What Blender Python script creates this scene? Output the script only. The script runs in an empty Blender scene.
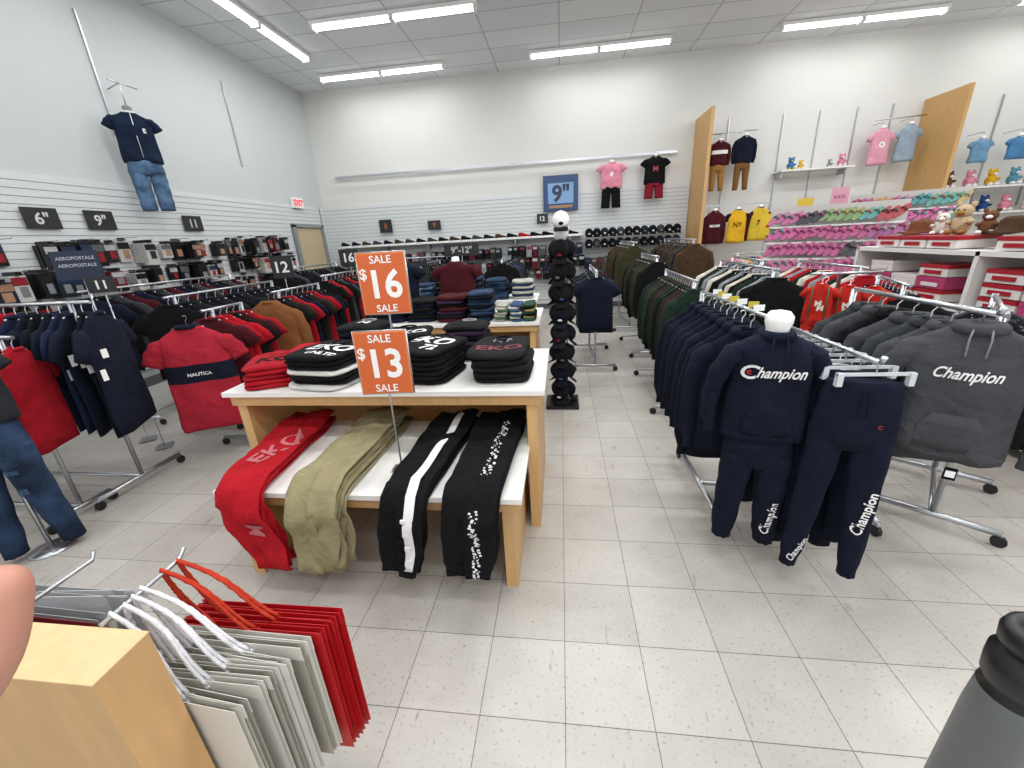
import bpy, math, random
from mathutils import Vector, Matrix
from mathutils.bvhtree import BVHTree
import numpy as np
R = random.Random(7)
sc = bpy.context.scene
sc.view_settings.view_transform = 'Standard'
sc.view_settings.look = 'None'

# ---------------------------------------------------------------- materials
def lin(h):
    h = h.lstrip('#')
    o = []
    for i in (0, 2, 4):
        c = int(h[i:i+2], 16)/255
        o.append(c/12.92 if c <= .04045 else ((c+.055)/1.055)**2.4)
    return (*o, 1)
MC = {}
def mat(h, kind='cloth', rough=None):
    key = (h, kind, rough)
    if key in MC: return MC[key]
    m = bpy.data.materials.new(kind+'_'+h.strip('#'))
    m.use_nodes = True
    nt = m.node_tree; N = nt.nodes; L = nt.links
    p = N['Principled BSDF']
    col = lin(h)
    p.inputs['Base Color'].default_value = col
    tc = N.new('ShaderNodeTexCoord')
    if kind == 'cloth':
        p.inputs['Roughness'].default_value = rough or .95
        p.inputs['Specular IOR Level'].default_value = .2
        n = N.new('ShaderNodeTexNoise'); n.inputs['Scale'].default_value = 11; n.inputs['Detail'].default_value = 6; n.inputs['Distortion'].default_value = .6
        L.new(tc.outputs['Object'], n.inputs['Vector'])
        mx = N.new('ShaderNodeMix'); mx.data_type = 'RGBA'
        mx.inputs['A'].default_value = tuple(c*.72 for c in col[:3])+(1,)
        mx.inputs['B'].default_value = tuple(min(1, c*1.2+.002) for c in col[:3])+(1,)
        L.new(n.outputs['Fac'], mx.inputs['Factor']); L.new(mx.outputs['Result'], p.inputs['Base Color'])
        b = N.new('ShaderNodeBump'); b.inputs['Strength'].default_value = .75; b.inputs['Distance'].default_value = .03
        L.new(n.outputs['Fac'], b.inputs['Height']); L.new(b.outputs['Normal'], p.inputs['Normal'])
    elif kind == 'denim':
        p.inputs['Roughness'].default_value = .9
        p.inputs['Specular IOR Level'].default_value = .2
        n = N.new('ShaderNodeTexNoise'); n.inputs['Scale'].default_value = 6; n.inputs['Detail'].default_value = 8
        L.new(tc.outputs['Object'], n.inputs['Vector'])
        r = N.new('ShaderNodeValToRGB'); r.color_ramp.elements[0].position = .35; r.color_ramp.elements[1].position = .72
        r.color_ramp.elements[0].color = tuple(c*.5 for c in col[:3])+(1,)
        r.color_ramp.elements[1].color = tuple(min(1, c*2.0) for c in col[:3])+(1,)
        L.new(n.outputs['Fac'], r.inputs['Fac']); L.new(r.outputs['Color'], p.inputs['Base Color'])
        b = N.new('ShaderNodeBump'); b.inputs['Strength'].default_value = .6; b.inputs['Distance'].default_value = .02
        L.new(n.outputs['Fac'], b.inputs['Height']); L.new(b.outputs['Normal'], p.inputs['Normal'])
    elif kind == 'metal':
        p.inputs['Metallic'].default_value = .9; p.inputs['Roughness'].default_value = rough or .3
    elif kind == 'plastic':
        p.inputs['Roughness'].default_value = rough or .4
    elif kind == 'paint':
        p.inputs['Roughness'].default_value = .75
        n = N.new('ShaderNodeTexNoise'); n.inputs['Scale'].default_value = 1.2; n.inputs['Detail'].default_value = 3
        L.new(tc.outputs['Object'], n.inputs['Vector'])
        mx = N.new('ShaderNodeMix'); mx.data_type = 'RGBA'
        mx.inputs['A'].default_value = tuple(c*.96 for c in col[:3])+(1,)
        mx.inputs['B'].default_value = tuple(min(1, c*1.03) for c in col[:3])+(1,)
        L.new(n.outputs['Fac'], mx.inputs['Factor']); L.new(mx.outputs['Result'], p.inputs['Base Color'])
    elif kind == 'wood':
        p.inputs['Roughness'].default_value = .45
        mp = N.new('ShaderNodeMapping'); mp.inputs['Scale'].default_value = (14, 14, 1.6)
        n = N.new('ShaderNodeTexNoise'); n.inputs['Scale'].default_value = 2.5; n.inputs['Detail'].default_value = 6
        L.new(tc.outputs['Object'], mp.inputs['Vector']); L.new(mp.outputs['Vector'], n.inputs['Vector'])
        mx = N.new('ShaderNodeMix'); mx.data_type = 'RGBA'
        mx.inputs['A'].default_value = tuple(c*.82 for c in col[:3])+(1,)
        mx.inputs['B'].default_value = tuple(min(1, c*1.12) for c in col[:3])+(1,)
        L.new(n.outputs['Fac'], mx.inputs['Factor']); L.new(mx.outputs['Result'], p.inputs['Base Color'])
    elif kind == 'emit':
        p.inputs['Emission Color'].default_value = col
        p.inputs['Emission Strength'].default_value = rough or 5
    elif kind == 'skin':
        p.inputs['Roughness'].default_value = .5
        p.inputs['Subsurface Weight'].default_value = .15
        p.inputs['Subsurface Scale'].default_value = .01
    MC[key] = m
    return m

WHITE = mat('#f2f2f0', 'plastic'); CHROME = mat('#b9bcc0', 'metal'); BLACKP = mat('#0c0c0e', 'plastic')
BLK = mat('#0d0d10'); NAVY = mat('#0f1628'); RED = mat('#9c1220'); MAPLE = mat('#cfa670', 'wood')
LAM = mat('#e9e8e4', 'plastic'); GRAY = mat('#3a3c40'); WPRINT = mat('#e9e9ea', 'plastic', .8)
GREEN = mat('#16291f'); OLIVE = mat('#34331f'); BROWN = mat('#463222'); MAROON = mat('#431119'); TAN = mat('#9a6d38')
DNM = mat('#24344c', 'denim'); LDNM = mat('#48617c', 'denim'); LG = mat('#8b8d90'); KHAKI = mat('#938b6a')
CREAM = mat('#d0cabc'); PINK = mat('#db8ca0'); YEL = mat('#dba928'); DNAVY = mat('#090d18'); BLUE = mat('#2a4880')
REDB = mat('#b8281e'); CLEAR = mat('#c9ced2', 'plastic', .2)

def surf(name, build):
    m = bpy.data.materials.new(name); m.use_nodes = True
    build(m.node_tree, m.node_tree.nodes['Principled BSDF']); return m
def floor_b(nt, p):
    N = nt.nodes; L = nt.links
    tc = N.new('ShaderNodeTexCoord')
    br = N.new('ShaderNodeTexBrick'); br.offset = 0; br.squash = 1
    br.inputs['Scale'].default_value = 1; br.inputs['Brick Width'].default_value = .305; br.inputs['Row Height'].default_value = .305
    br.inputs['Mortar Size'].default_value = .0019; br.inputs['Mortar Smooth'].default_value = .4
    br.inputs['Color1'].default_value = lin('#c3bfb8'); br.inputs['Color2'].default_value = lin('#b7b3ac'); br.inputs['Mortar'].default_value = lin('#6a655d')
    L.new(tc.outputs['Object'], br.inputs['Vector'])
    def ramp(scale, detail, p0, p1, c0, rot=None, dist=0):
        n = N.new('ShaderNodeTexNoise'); n.inputs['Scale'].default_value = scale; n.inputs['Detail'].default_value = detail; n.inputs['Distortion'].default_value = dist
        if rot is not None:
            mp = N.new('ShaderNodeMapping'); mp.inputs['Scale'].default_value = (1, .22, 1); mp.inputs['Rotation'].default_value = (0, 0, rot)
            L.new(tc.outputs['Object'], mp.inputs['Vector']); L.new(mp.outputs['Vector'], n.inputs['Vector'])
        else: L.new(tc.outputs['Object'], n.inputs['Vector'])
        r = N.new('ShaderNodeValToRGB'); r.color_ramp.elements[0].position = p0; r.color_ramp.elements[0].color = c0
        r.color_ramp.elements[1].position = p1; r.color_ramp.elements[1].color = (1, 1, 1, 1)
        L.new(n.outputs['Fac'], r.inputs['Fac']); return r.outputs['Color']
    out = br.outputs['Color']
    for c in (ramp(75, 5, .29, .41, (.6, .55, .5, 1)), ramp(1.7, 9, .32, .62, (.83, .815, .80, 1), dist=.8), ramp(26, 3, .26, .31, (.55, .50, .45, 1), .6), ramp(17, 4, .25, .31, (.62, .58, .53, 1), -.8), ramp(6, 8, .3, .5, (.93, .92, .91, 1))):
        m1 = N.new('ShaderNodeMix'); m1.data_type = 'RGBA'; m1.blend_type = 'MULTIPLY'; m1.inputs['Factor'].default_value = .85
        L.new(out, m1.inputs['A']); L.new(c, m1.inputs['B']); out = m1.outputs['Result']
    L.new(out, p.inputs['Base Color']); p.inputs['Roughness'].default_value = .33
def ceil_b(nt, p):
    N = nt.nodes; L = nt.links
    tc = N.new('ShaderNodeTexCoord')
    br = N.new('ShaderNodeTexBrick'); br.offset = 0; br.squash = 1
    br.inputs['Scale'].default_value = 1; br.inputs['Brick Width'].default_value = 1.22; br.inputs['Row Height'].default_value = .61
    br.inputs['Mortar Size'].default_value = .012
    br.inputs['Color1'].default_value = lin('#e4e7e9'); br.inputs['Color2'].default_value = lin('#d8dcdf'); br.inputs['Mortar'].default_value = lin('#b4b7ba')
    L.new(tc.outputs['Object'], br.inputs['Vector']); L.new(br.outputs['Color'], p.inputs['Base Color'])
    p.inputs['Roughness'].default_value = .9
FLOORM = surf('floor_vinyl_tile', floor_b); CEILM = surf('ceiling_grid', ceil_b)

# ---------------------------------------------------------------- builder
def T(x, y, z): return Matrix.Translation((x, y, z))
def RZ(d): return Matrix.Rotation(math.radians(d), 4, 'Z')
def RX(d): return Matrix.Rotation(math.radians(d), 4, 'X')
def RY(d): return Matrix.Rotation(math.radians(d), 4, 'Y')
TXT = {}
def text_geo(s, bold=0.0, shear=0.0):
    k = (s, bold, shear)
    if k in TXT: return TXT[k]
    c = bpy.data.curves.new('t', 'FONT'); c.body = s; c.size = 1; c.offset = bold; c.shear = shear; c.resolution_u = 3
    c.align_x = 'CENTER'; c.align_y = 'CENTER'
    o = bpy.data.objects.new('t', c); sc.collection.objects.link(o)
    dg = bpy.context.evaluated_depsgraph_get(); dg.update()
    me = bpy.data.meshes.new_from_object(o.evaluated_get(dg))
    vs = [v.co.copy() for v in me.vertices]; fs = [tuple(p.vertices) for p in me.polygons]
    bpy.data.objects.remove(o); bpy.data.curves.remove(c); bpy.data.meshes.remove(me)
    if vs:
        cx = (min(v.x for v in vs)+max(v.x for v in vs))/2; cy = (min(v.y for v in vs)+max(v.y for v in vs))/2
        for v in vs: v.x -= cx; v.y -= cy
    TXT[k] = (vs, fs); return TXT[k]

class B:
    def __init__(s): s.v = []; s.f = []; s.mi = []; s.sm = []; s.mats = []; s.M = Matrix.Identity(4)
    def add(s, vs, fs, m, smooth=False):
        if m not in s.mats: s.mats.append(m)
        k = s.mats.index(m); o = len(s.v)
        s.v += [s.M @ Vector(v) for v in vs]
        for f in fs:
            s.f.append(tuple(i+o for i in f)); s.mi.append(k); s.sm.append(smooth)
    def box(s, cx, cy, cz, sx, sy, sz, m):
        x, y, z = sx/2, sy/2, sz/2
        vs = [(cx+a*x, cy+b*y, cz+c*z) for a in (-1, 1) for b in (-1, 1) for c in (-1, 1)]
        s.add(vs, [(0, 1, 3, 2), (4, 6, 7, 5), (0, 4, 5, 1), (2, 3, 7, 6), (0, 2, 6, 4), (1, 5, 7, 3)], m)
    def loft(s, rings, m, smooth=True, cap=True, fm=None):
        n = len(rings[0]); vs = [p for r in rings for p in r]
        groups = {}
        for i in range(len(rings)-1):
            mm = fm(i) if fm else m
            for k in range(n):
                k2 = (k+1) % n
                groups.setdefault(mm, []).append((i*n+k, i*n+k2, (i+1)*n+k2, (i+1)*n+k))
        if cap:
            groups.setdefault(m, []).append(tuple(reversed(range(n)))); groups[m].append(tuple((len(rings)-1)*n+k for k in range(n)))
        o = len(s.v); s.v += [s.M @ Vector(v) for v in vs]
        for mm, fs in groups.items():
            if mm not in s.mats: s.mats.append(mm)
            k = s.mats.index(mm)
            for f in fs: s.f.append(tuple(i+o for i in f)); s.mi.append(k); s.sm.append(smooth and len(f) == 4)
    def lathe(s, cx, cy, prof, m, n=20, fm=None):
        s.loft([[(cx+r*math.cos(2*math.pi*k/n), cy+r*math.sin(2*math.pi*k/n), z) for k in range(n)] for r, z in prof], m, fm=fm)
    def tube(s, pts, r, m, n=8):
        pts = [Vector(p) for p in pts]; rings = []
        for i, p in enumerate(pts):
            d = (pts[min(i+1, len(pts)-1)]-pts[max(i-1, 0)])
            if d.length < 1e-6: d = Vector((0, 0, 1))
            d.normalize()
            a = Vector((0, 0, 1)) if abs(d.z) < .9 else Vector((0, 1, 0))
            u = d.cross(a).normalized(); w = d.cross(u)
            rings.append([p+u*r*math.cos(2*math.pi*k/n)+w*r*math.sin(2*math.pi*k/n) for k in range(n)])
        s.loft(rings, m)
    def rope(s, pts, r, m, n=9, tw=2.2, sub=3):
        P = [Vector(p) for p in pts]; Q = []
        for i in range(len(P)-1):
            for j in range(sub): Q.append(P[i].lerp(P[i+1], j/sub))
        Q.append(P[-1]); rings = []
        for i, p in enumerate(Q):
            d = (Q[min(i+1, len(Q)-1)]-Q[max(i-1, 0)]).normalized()
            a = Vector((0, 1, 0)) if abs(d.y) < .9 else Vector((0, 0, 1))
            u = d.cross(a).normalized(); w = d.cross(u)
            rings.append([p+(u*math.cos(t)+w*math.sin(t))*r*(1+.28*math.sin(3*(t)+i*tw)) for t in [2*math.pi*k/n for k in range(n)]])
        s.loft(rings, m)
    def text(s, t, size, m, M, bold=0.02, shear=0, sx=1, vec=None, off=.003):
        vs, fs = text_geo(t, bold, shear)
        M2 = s.M @ M @ Matrix.Diagonal((size*sx, size, size, 1))
        pts = [M2 @ v for v in vs]
        if vec is not None:
            vec = (s.M.to_3x3() @ Vector(vec)).normalized()
            bv = BVHTree.FromPolygons(s.v, s.f)
            q = []
            for p in pts:
                h = bv.ray_cast(p-vec*.35, vec, .8)
                q.append(h[0]-vec*off if h[0] is not None else p)
            pts = q
        keep = s.M; s.M = Matrix.Identity(4); s.add(pts, fs, m); s.M = keep
    def finish(s, name, parent=None):
        me = bpy.data.meshes.new(name)
        me.from_pydata([tuple(v) for v in s.v], [], s.f)
        for m in s.mats: me.materials.append(m)
        me.polygons.foreach_set('material_index', s.mi); me.polygons.foreach_set('use_smooth', s.sm)
        me.update()
        o = bpy.data.objects.new(name, me); sc.collection.objects.link(o)
        if parent: o.parent = parent
        return o
def empty(name):
    o = bpy.data.objects.new(name, None); sc.collection.objects.link(o); o.empty_display_size = .1; return o

def sp(c, p): return math.copysign(abs(c)**(2/p), c)
FR = RX(90)  # text plane -> faces -Y

# ---------------------------------------------------------------- garments
PT = [0, .03, .15, .4, .6, .72, .80, .86, .92, .96, 1.0]
PW = [.98, 1, .99, .96, .95, .95, .95, .93, .74, .50, .34]
PD = [.9, 1, 1, 1, 1, 1, .92, .8, .68, .6, .55]
def sleeve(b, path, radii, D, m, n=10, seed=0, mi=None):
    rings = []
    for i, (x, z) in enumerate(path):
        x0, z0 = path[max(i-1, 0)]; x1, z1 = path[min(i+1, len(path)-1)]
        dx, dz = x1-x0, z1-z0; l = math.hypot(dx, dz) or 1
        ux, uz = -dz/l, dx/l; r = radii[i]
        w = 1+.07*math.sin(i*2.1+seed)
        rings.append([(x+ux*r*w*math.cos(2*math.pi*k/n), D[i]*math.sin(2*math.pi*k/n)*(1+.15*math.sin(i*1.7+k+seed)), z+uz*r*w*math.cos(2*math.pi*k/n)) for k in range(n)])
    b.loft(rings, m, fm=mi)
def dens(path, vals, f):
    if f <= 1: return path, vals
    n = (len(path)-1)*f+1
    idx = [i/f for i in range(n)]; base = list(range(len(path)))
    xs = np.interp(idx, base, [p[0] for p in path]); zs = np.interp(idx, base, [p[1] for p in path])
    return list(zip(xs, zs)), [list(np.interp(idx, base, v)) for v in vals]
def shirt(b, W, L, D, m, sl='short', smat=None, band=None, n=20, nl=14, seed=0, hood=False, collar=None, sn=10, wr=.16, yoke=None, splay=0, sf=1):
    smat = smat or m; rings = []; ts = [i/(nl-1) for i in range(nl)]
    ts = sorted(set(ts+[.86, .9, .95, .98])) if nl > 7 else ts
    hd = D/2
    for t in ts:
        hw = W/2*np.interp(t, PT, PW); d = hd*np.interp(t, PT, PD); z = -L*(1-t)
        r = []
        for k in range(n):
            a = 2*math.pi*k/n
            x = hw*sp(math.cos(a), 2.6); y = d*sp(math.sin(a), 2.3)
            y += hd*wr*math.sin(x*26/(W*2)+z*7+seed*1.7)*(1-.5*t) + hd*wr*.6*math.sin(z*24/L*.5+x*9+seed)
            if n >= 24: y += hd*wr*.35*math.sin(x*55+z*22+seed)*(1-t)+hd*wr*.3*math.sin(z*60-abs(x)*40+seed)*max(0, 1-abs(t-.75)*3)
            r.append((x*(1+.015*math.sin(z*17+seed)), y, z+(.006*math.sin(x*20+seed) if t == 0 else 0)))
        rings.append(r)
    fm = None
    if band or yoke:
        def fm(i):
            t = (ts[i]+ts[i+1])/2
            if band and band[1] < t < band[2]: return band[0]
            if yoke and t > yoke[1]: return yoke[0]
            return m
    b.loft(rings, m, fm=fm)
    for sg in (-1, 1):
        if sl == 'short':
            p = [(sg*W*.34, -.14*L), (sg*W*.45, -.175*L), (sg*W*.54, -.25*L), (sg*W*.60, -.33*L)]
            rr_ = [W*.09, W*.13, W*.135, W*.135]; dd = [hd*.6, hd*.7, hd*.6, hd*.5]
        elif sl == 'long':
            q = .02+splay
            p = [(sg*W*.35, -.14*L), (sg*W*.45, -.2*L), (sg*(W*.5+q*.6), -.38*L), (sg*(W*.51+q), -.6*L), (sg*(W*.51+q*1.05), -.82*L), (sg*(W*.5+q*.9), -.93*L), (sg*(W*.5+q*.9), -1.0*L)]
            rr_ = [W*.09, W*.13, W*.125, W*.11, W*.1, W*.065, W*.065]; dd = [hd*.6, hd*.78, hd*.65, hd*.55, hd*.5, hd*.35, hd*.35]
        else: continue
        p, (rr_, dd) = dens(p, [rr_, dd], sf)
        sleeve(b, p, rr_, dd, smat, sn, seed)
    cm = collar or smat
    rr = W*.15
    if hood:
        b.loft([[(rr*s1*math.cos(2*math.pi*k/14), hd*.8*s2*math.sin(2*math.pi*k/14)-dy, z) for k in range(14)] for s1, s2, dy, z in
                [(1.1, .8, 0, -.07*L), (1.45, 1.1, .004, -.035*L), (1.4, 1.2, .0, .0*L), (1.15, 1.05, -.01, .025*L), (.95, .85, 0, .018*L), (.8, .6, 0, -.01*L)]], m)
        b.loft([[(W*.26*s1*math.cos(2*math.pi*k/14), hd*.9+hd*.4*s2*math.sin(2*math.pi*k/14), z) for k in range(14)] for s1, s2, z in
                [(.1, .1, -.27*L), (.6, .9, -.22*L), (.9, 1.2, -.12*L), (.8, 1.0, -.03*L), (.4, .6, .02*L)]], m)
    else:
        b.loft([[(rr*s1*math.cos(2*math.pi*k/12), hd*.6*s1*math.sin(2*math.pi*k/12), z) for k in range(12)] for s1, z in
                [(1.15, -.02*L), (1.2, .0), (1.1, .015*L), (.95, .012*L), (.85, -.01*L)]], cm)
def hoodie_details(b, W, L, D, m, dark):
    y = -D*.46
    b.loft([[(W*.28*s1*sp(math.cos(2*math.pi*k/16), 5), y+.012*sp(math.sin(2*math.pi*k/16), 5)-.0, z) for k in range(16)] for s1, z in [(1.0, -L*.92), (1.02, -L*.85), (.95, -L*.74), (.62, -L*.64)]], m)
    for sg in (-1, 1):
        b.tube([(sg*.022, -D*.42, -.01*L), (sg*.026, -D*.5, -.08*L), (sg*.024, -D*.55, -.2*L)], .003, dark, 6)
    b.loft([[(W*.495*sp(math.cos(2*math.pi*k/20), 2.6), D*.5*sp(math.sin(2*math.pi*k/20), 2.3), z) for k in range(20)] for z in (-L*1.0, -L*.935)], m)
def pants(b, W, L, D, m, seed=0, n=14, spread=.02, taper=.62, cuff=False, step=0):
    hd = D/2
    rings = []
    for z, w, d in [(0, .9, .85), (-.03*L, .93, .9), (-.05*L, .98, 1), (-.16*L, 1.05, 1.05), (-.26*L, 1.08, 1), (-.32*L, .95, .7)]:
        rings.append([(W/2*w*sp(math.cos(2*math.pi*k/n), 2.4), hd*d*sp(math.sin(2*math.pi*k/n), 2.2), z) for k in range(n)])
    b.loft(rings, m)
    N = 18 if n >= 18 else 9
    for sg in (-1, 1):
        rings = []
        for i in range(N):
            t = i/(N-1); z = -.2*L-(L*.8)*t
            r = W*.27*(1-(1-taper)*t)*(1+.035*math.sin(t*23+seed+sg))
            if cuff and t > .93: r *= .85
            cx = sg*(W*.27+spread*t); cy = hd*.1*math.sin(t*5+seed)+step*sg*t
            rings.append([(cx+r*math.cos(2*math.pi*k/n), cy+min(r, hd*.85)*math.sin(2*math.pi*k/n)*(1+.1*math.sin(k*2+i*.8+seed)), z) for k in range(n)])
        b.loft(rings, m)
def shorts(b, W, L, D, m): pants(b, W, L, D, m, n=12, taper=.95)
def hanger(b, W, m=CHROME, hh=.07):
    b.tube([(0, 0, -.015), (0, 0, hh*.5), (.012, 0, hh*.75), (.008, 0, hh), (-.008, 0, hh*.97), (-.01, 0, hh*.85)], .0025, m, 5)
    for s in (-1, 1): b.tube([(0, 0, .002), (s*W*.2, 0, -.012)], .005, m, 5)
def row(b, p0, p1, zr, n, items, face, W=.46, L=.7, jit=4, htop=.07, Dm=.05):
    p0 = Vector(p0); p1 = Vector(p1); base = b.M.copy()
    for i in range(n):
        t = i/max(1, n-1); p = p0.lerp(p1, t)
        kind, m = items[i % len(items)] if not callable(items) else items(i)
        b.M = base @ T(p.x, p.y, zr-htop) @ RZ(face+R.uniform(-jit, jit)) @ RY(R.uniform(-1.6, 1.6))
        w = W*R.uniform(.92, 1.06); l = L*R.uniform(.9, 1.05)
        if kind == 'pants': pants(b, w*.72, l*1.3, .06, m, seed=i, n=10)
        elif kind == 'hood': shirt(b, w, l, Dm*1.3, m, 'long', n=12, nl=8, seed=i, sn=7, hood=True)
        else: shirt(b, w, l, Dm, m, kind, n=12, nl=8, seed=i*1.3, sn=7)
        hanger(b, w, WHITE if i % 2 else CLEAR, htop)
    b.M = base
def rack_frame(b, p0, p1, zr, basew=.55, ext=.04, inset=0):
    p0 = Vector((*p0, 0)); p1 = Vector((*p1, 0)); d = (p1-p0).normalized(); q = Vector((-d.y, d.x, 0))
    a = p0-d*ext; c = p1+d*ext
    b.tube([a+Vector((0, 0, zr)), c+Vector((0, 0, zr))], .011, CHROME)
    for e in (a+d*inset, c):
        b.tube([e+Vector((0, 0, .07)), e+Vector((0, 0, zr+.01))], .014, CHROME)
        s0 = e-q*basew/2; s1 = e+q*basew/2
        b.tube([s0+Vector((0, 0, .075)), s1+Vector((0, 0, .075))], .018, CHROME)
        for s in (s0, s1):
            b.tube([s+Vector((0, 0, .05)), s+Vector((0, 0, .08))], .01, CHROME, 6)
            b.tube([s-d*.011+Vector((0, 0, .03)), s+d*.011+Vector((0, 0, .03))], .03, BLACKP, 12)
    b.tube([a+d*inset+Vector((0, 0, .075)), c+Vector((0, 0, .075))], .014, CHROME)
def rack(name, p0, p1, zr, n, items, face, **kw):
    e = empty(name)
    f = B(); rack_frame(f, p0, p1, zr, kw.pop('basew', .5), kw.pop('ext', .03), kw.pop('inset', .1)); f.finish('frame', e)
    g = B(); row(g, (*p0, 0), (*p1, 0), zr, n, items, face, **kw); g.finish('garments', e)
    return e

def folded(b, x, y, z, w, d, h, m, rot=0, p=5, collar=None):
    M = b.M; b.M = M @ T(x, y, z) @ RZ(rot); sd = R.uniform(0, 6)
    n = 28; rings = []
    for j, (s, zz) in enumerate([(.92, 0), (.99, .2), (1.01, .45), (.99, .75), (.93, .95), (.75, 1.02), (.4, 1.05), (.1, 1.03)]):
        rr = []
        for k in range(n):
            a = 2*math.pi*k/n; ss = s*(1+.016*math.sin(3*a+sd)+.012*math.sin(5*a+sd*2+j*.4))
            x_ = w/2*ss*sp(math.cos(a), p); y_ = d/2*ss*sp(math.sin(a), p)
            rr.append((x_, y_, h*zz+(.004*math.sin(x_*28+sd)+.003*math.sin(y_*35+sd*1.4))*(1 if j > 2 else 0)))
        rings.append(rr)
    b.loft(rings, m)
    if collar:
        b.tube([(w*.16*math.cos(a), d*.30+d*.13*math.sin(a), h*1.12) for a in [i*math.pi/5 for i in range(11)]], .006, collar, 6)
    b.M = M
def stack(b, x, y, z, w, d, h, cols, n, rot=0, collar=None, mess=.014):
    for i in range(n):
        folded(b, x+R.uniform(-mess, mess), y+R.uniform(-mess, mess), z+i*h, w*R.uniform(.94, 1.04), d*R.uniform(.95, 1.04), h*1.02, cols[i % len(cols)], rot+R.uniform(-5, 5), collar=collar if i == n-1 else None)
    return z+n*h

def cap(b, M, m, bm=None, front=None):
    k0 = b.M; b.M = k0 @ M; n = 14
    b.loft([[(.085*s*math.cos(2*math.pi*k/n), .098*s*math.sin(2*math.pi*k/n), z) for k in range(n)] for s, z in [(1, 0), (1.02, .03), (.96, .065), (.75, .098), (.4, .118), (.06, .123)]], m)
    b.loft([[(.075*s*sp(math.cos(2*math.pi*k/n), 2.6), -.105+.068*s*sp(math.sin(2*math.pi*k/n), 2.6), z-abs(math.cos(2*math.pi*k/n))*.018) for k in range(n)] for s, z in [(.97, .002), (1, .006), (.97, .011)]], bm or m)
    if front: b.loft([[(.024*s*math.cos(2*math.pi*k/10), -.094+y, .045+.018*s*math.sin(2*math.pi*k/10)) for k in range(10)] for s, y in [(1, .02), (1, -.004), (.6, -.008)]], front)
    b.M = k0
def shoe(b, M, m):
    k0 = b.M; b.M = k0 @ M; n = 10
    rings = []; sole = []
    for y, w, h in [(.14, .03, .075), (.11, .036, .09), (.05, .036, .085), (-.02, .038, .06), (-.08, .045, .045), (-.12, .04, .038), (-.145, .02, .025)]:
        rings.append([(w*math.cos(2*math.pi*k/n), y, .022+max(-.2, math.sin(2*math.pi*k/n))*h) for k in range(n)])
        sole.append([(w*1.08*sp(math.cos(2*math.pi*k/n), 5), y, .01+.01*sp(math.sin(2*math.pi*k/n), 5)) for k in range(n)])
    b.loft(rings, m); b.loft(sole, WHITE); b.M = k0

def sign(name, x, y, z, w, h, rot, bg, texts, border=None, stand=None, parent=None, th=.006):
    b = B(); b.M = T(x, y, z) @ RZ(rot)
    if border: b.box(0, .001, 0, w+.02, th, h+.02, border)
    b.box(0, -.002, 0, w, th, h, bg)
    for t, s, dx, dz, m in texts: b.text(t, s, m, T(dx, -.002-th/2-.0015, dz) @ FR, bold=.02)
    if stand is not None:
        zb = stand-z
        b.tube([(0, .008, zb), (0, .008, -h/2+.02)], .005, CHROME)
        b.box(0, .008, zb+.004, .12, .12, .008, CHROME)
    return b.finish(name, parent)

# ---------------------------------------------------------------- room
XL, XR, YB, YF, ZC = -5.5, 10.0, 9.6, -3.5, 4.76
def plane_box(name, cx, cy, cz, sx, sy, sz, m):
    b = B(); b.box(cx, cy, cz, sx, sy, sz, m); return b.finish(name)
plane_box('floor', (XL+XR)/2, (YB+YF)/2, -.05, XR-XL+.4, YB-YF+.4, .1, FLOORM)
plane_box('ceiling', (XL+XR)/2, (YB+YF)/2, ZC+.05, XR-XL+.4, YB-YF+.4, .1, CEILM)
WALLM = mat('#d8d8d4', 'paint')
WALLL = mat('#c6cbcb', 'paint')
plane_box('wall_back', (XL+XR)/2, YB+.1, ZC/2, XR-XL+.4, .2, ZC, WALLM)
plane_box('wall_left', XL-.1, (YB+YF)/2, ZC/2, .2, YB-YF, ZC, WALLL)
plane_box('wall_right', XR+.1, (YB+YF)/2, ZC/2, .2, YB-YF, ZC, WALLM)
SL = mat('#d2d6d7', 'plastic', .5); SG = mat('#a4a8aa', 'plastic', .7)
b = B()
b.box((XL+2.66)/2, YB-.006, 1.33, 2.66-XL, .012, 2.26, SG)
z = .22
while z < 2.44:
    b.box((XL+2.66)/2, YB-.012, z+.034, 2.66-XL, .02, .068, SL); z += .076
b.finish('wall_back_slatwall')
b = B(); ya, yb_ = YF, 8.2
b.box(XL+.006, (ya+yb_)/2, 1.33, .012, yb_-ya, 2.26, SG)
b.box(XL+.006, 9.47, 1.33, .012, .2, 2.26, SG); b.box(XL+.006, 8.8, 2.3, .012, 1.2, .32, SG)
z = .22
while z < 2.44:
    b.box(XL+.012, (ya+yb_)/2, z+.034, .02, yb_-ya, .068, SL)
    b.box(XL+.012, 9.47, z+.034, .02, .2, .068, SL)
    if z > 2.12: b.box(XL+.012, 8.8, z+.034, .02, 1.2, .068, SL)
    z += .076
b.finish('wall_left_slatwall')
b = B(); b.box(XL+.035, YF/2+4.1, .06, .02, 8.2-YF, .12, mat('#55565a', 'plastic')); b.finish('baseboard_left')
b = B(); b.box((XL+XR)/2, YB-.035, .06, XR-XL, .02, .12, mat('#55565a', 'plastic')); b.finish('baseboard_back')
b = B()
b.box(XL+.035, 8.78, 1.02, .02, .92, 2.04, mat('#c0b08f', 'paint'))
for y in (8.27, 9.29): b.box(XL+.055, y, 1.05, .06, .08, 2.1, mat('#8a8d8e', 'plastic'))
b.box(XL+.055, 8.78, 2.09, .06, 1.1, .07, mat('#8a8d8e', 'plastic'))
b.tube([(XL+.05, 8.42, 1.0), (XL+.10, 8.42, 1.0), (XL+.10, 8.52, 1.0)], .012, CHROME)
b.finish('door_1')
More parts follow.
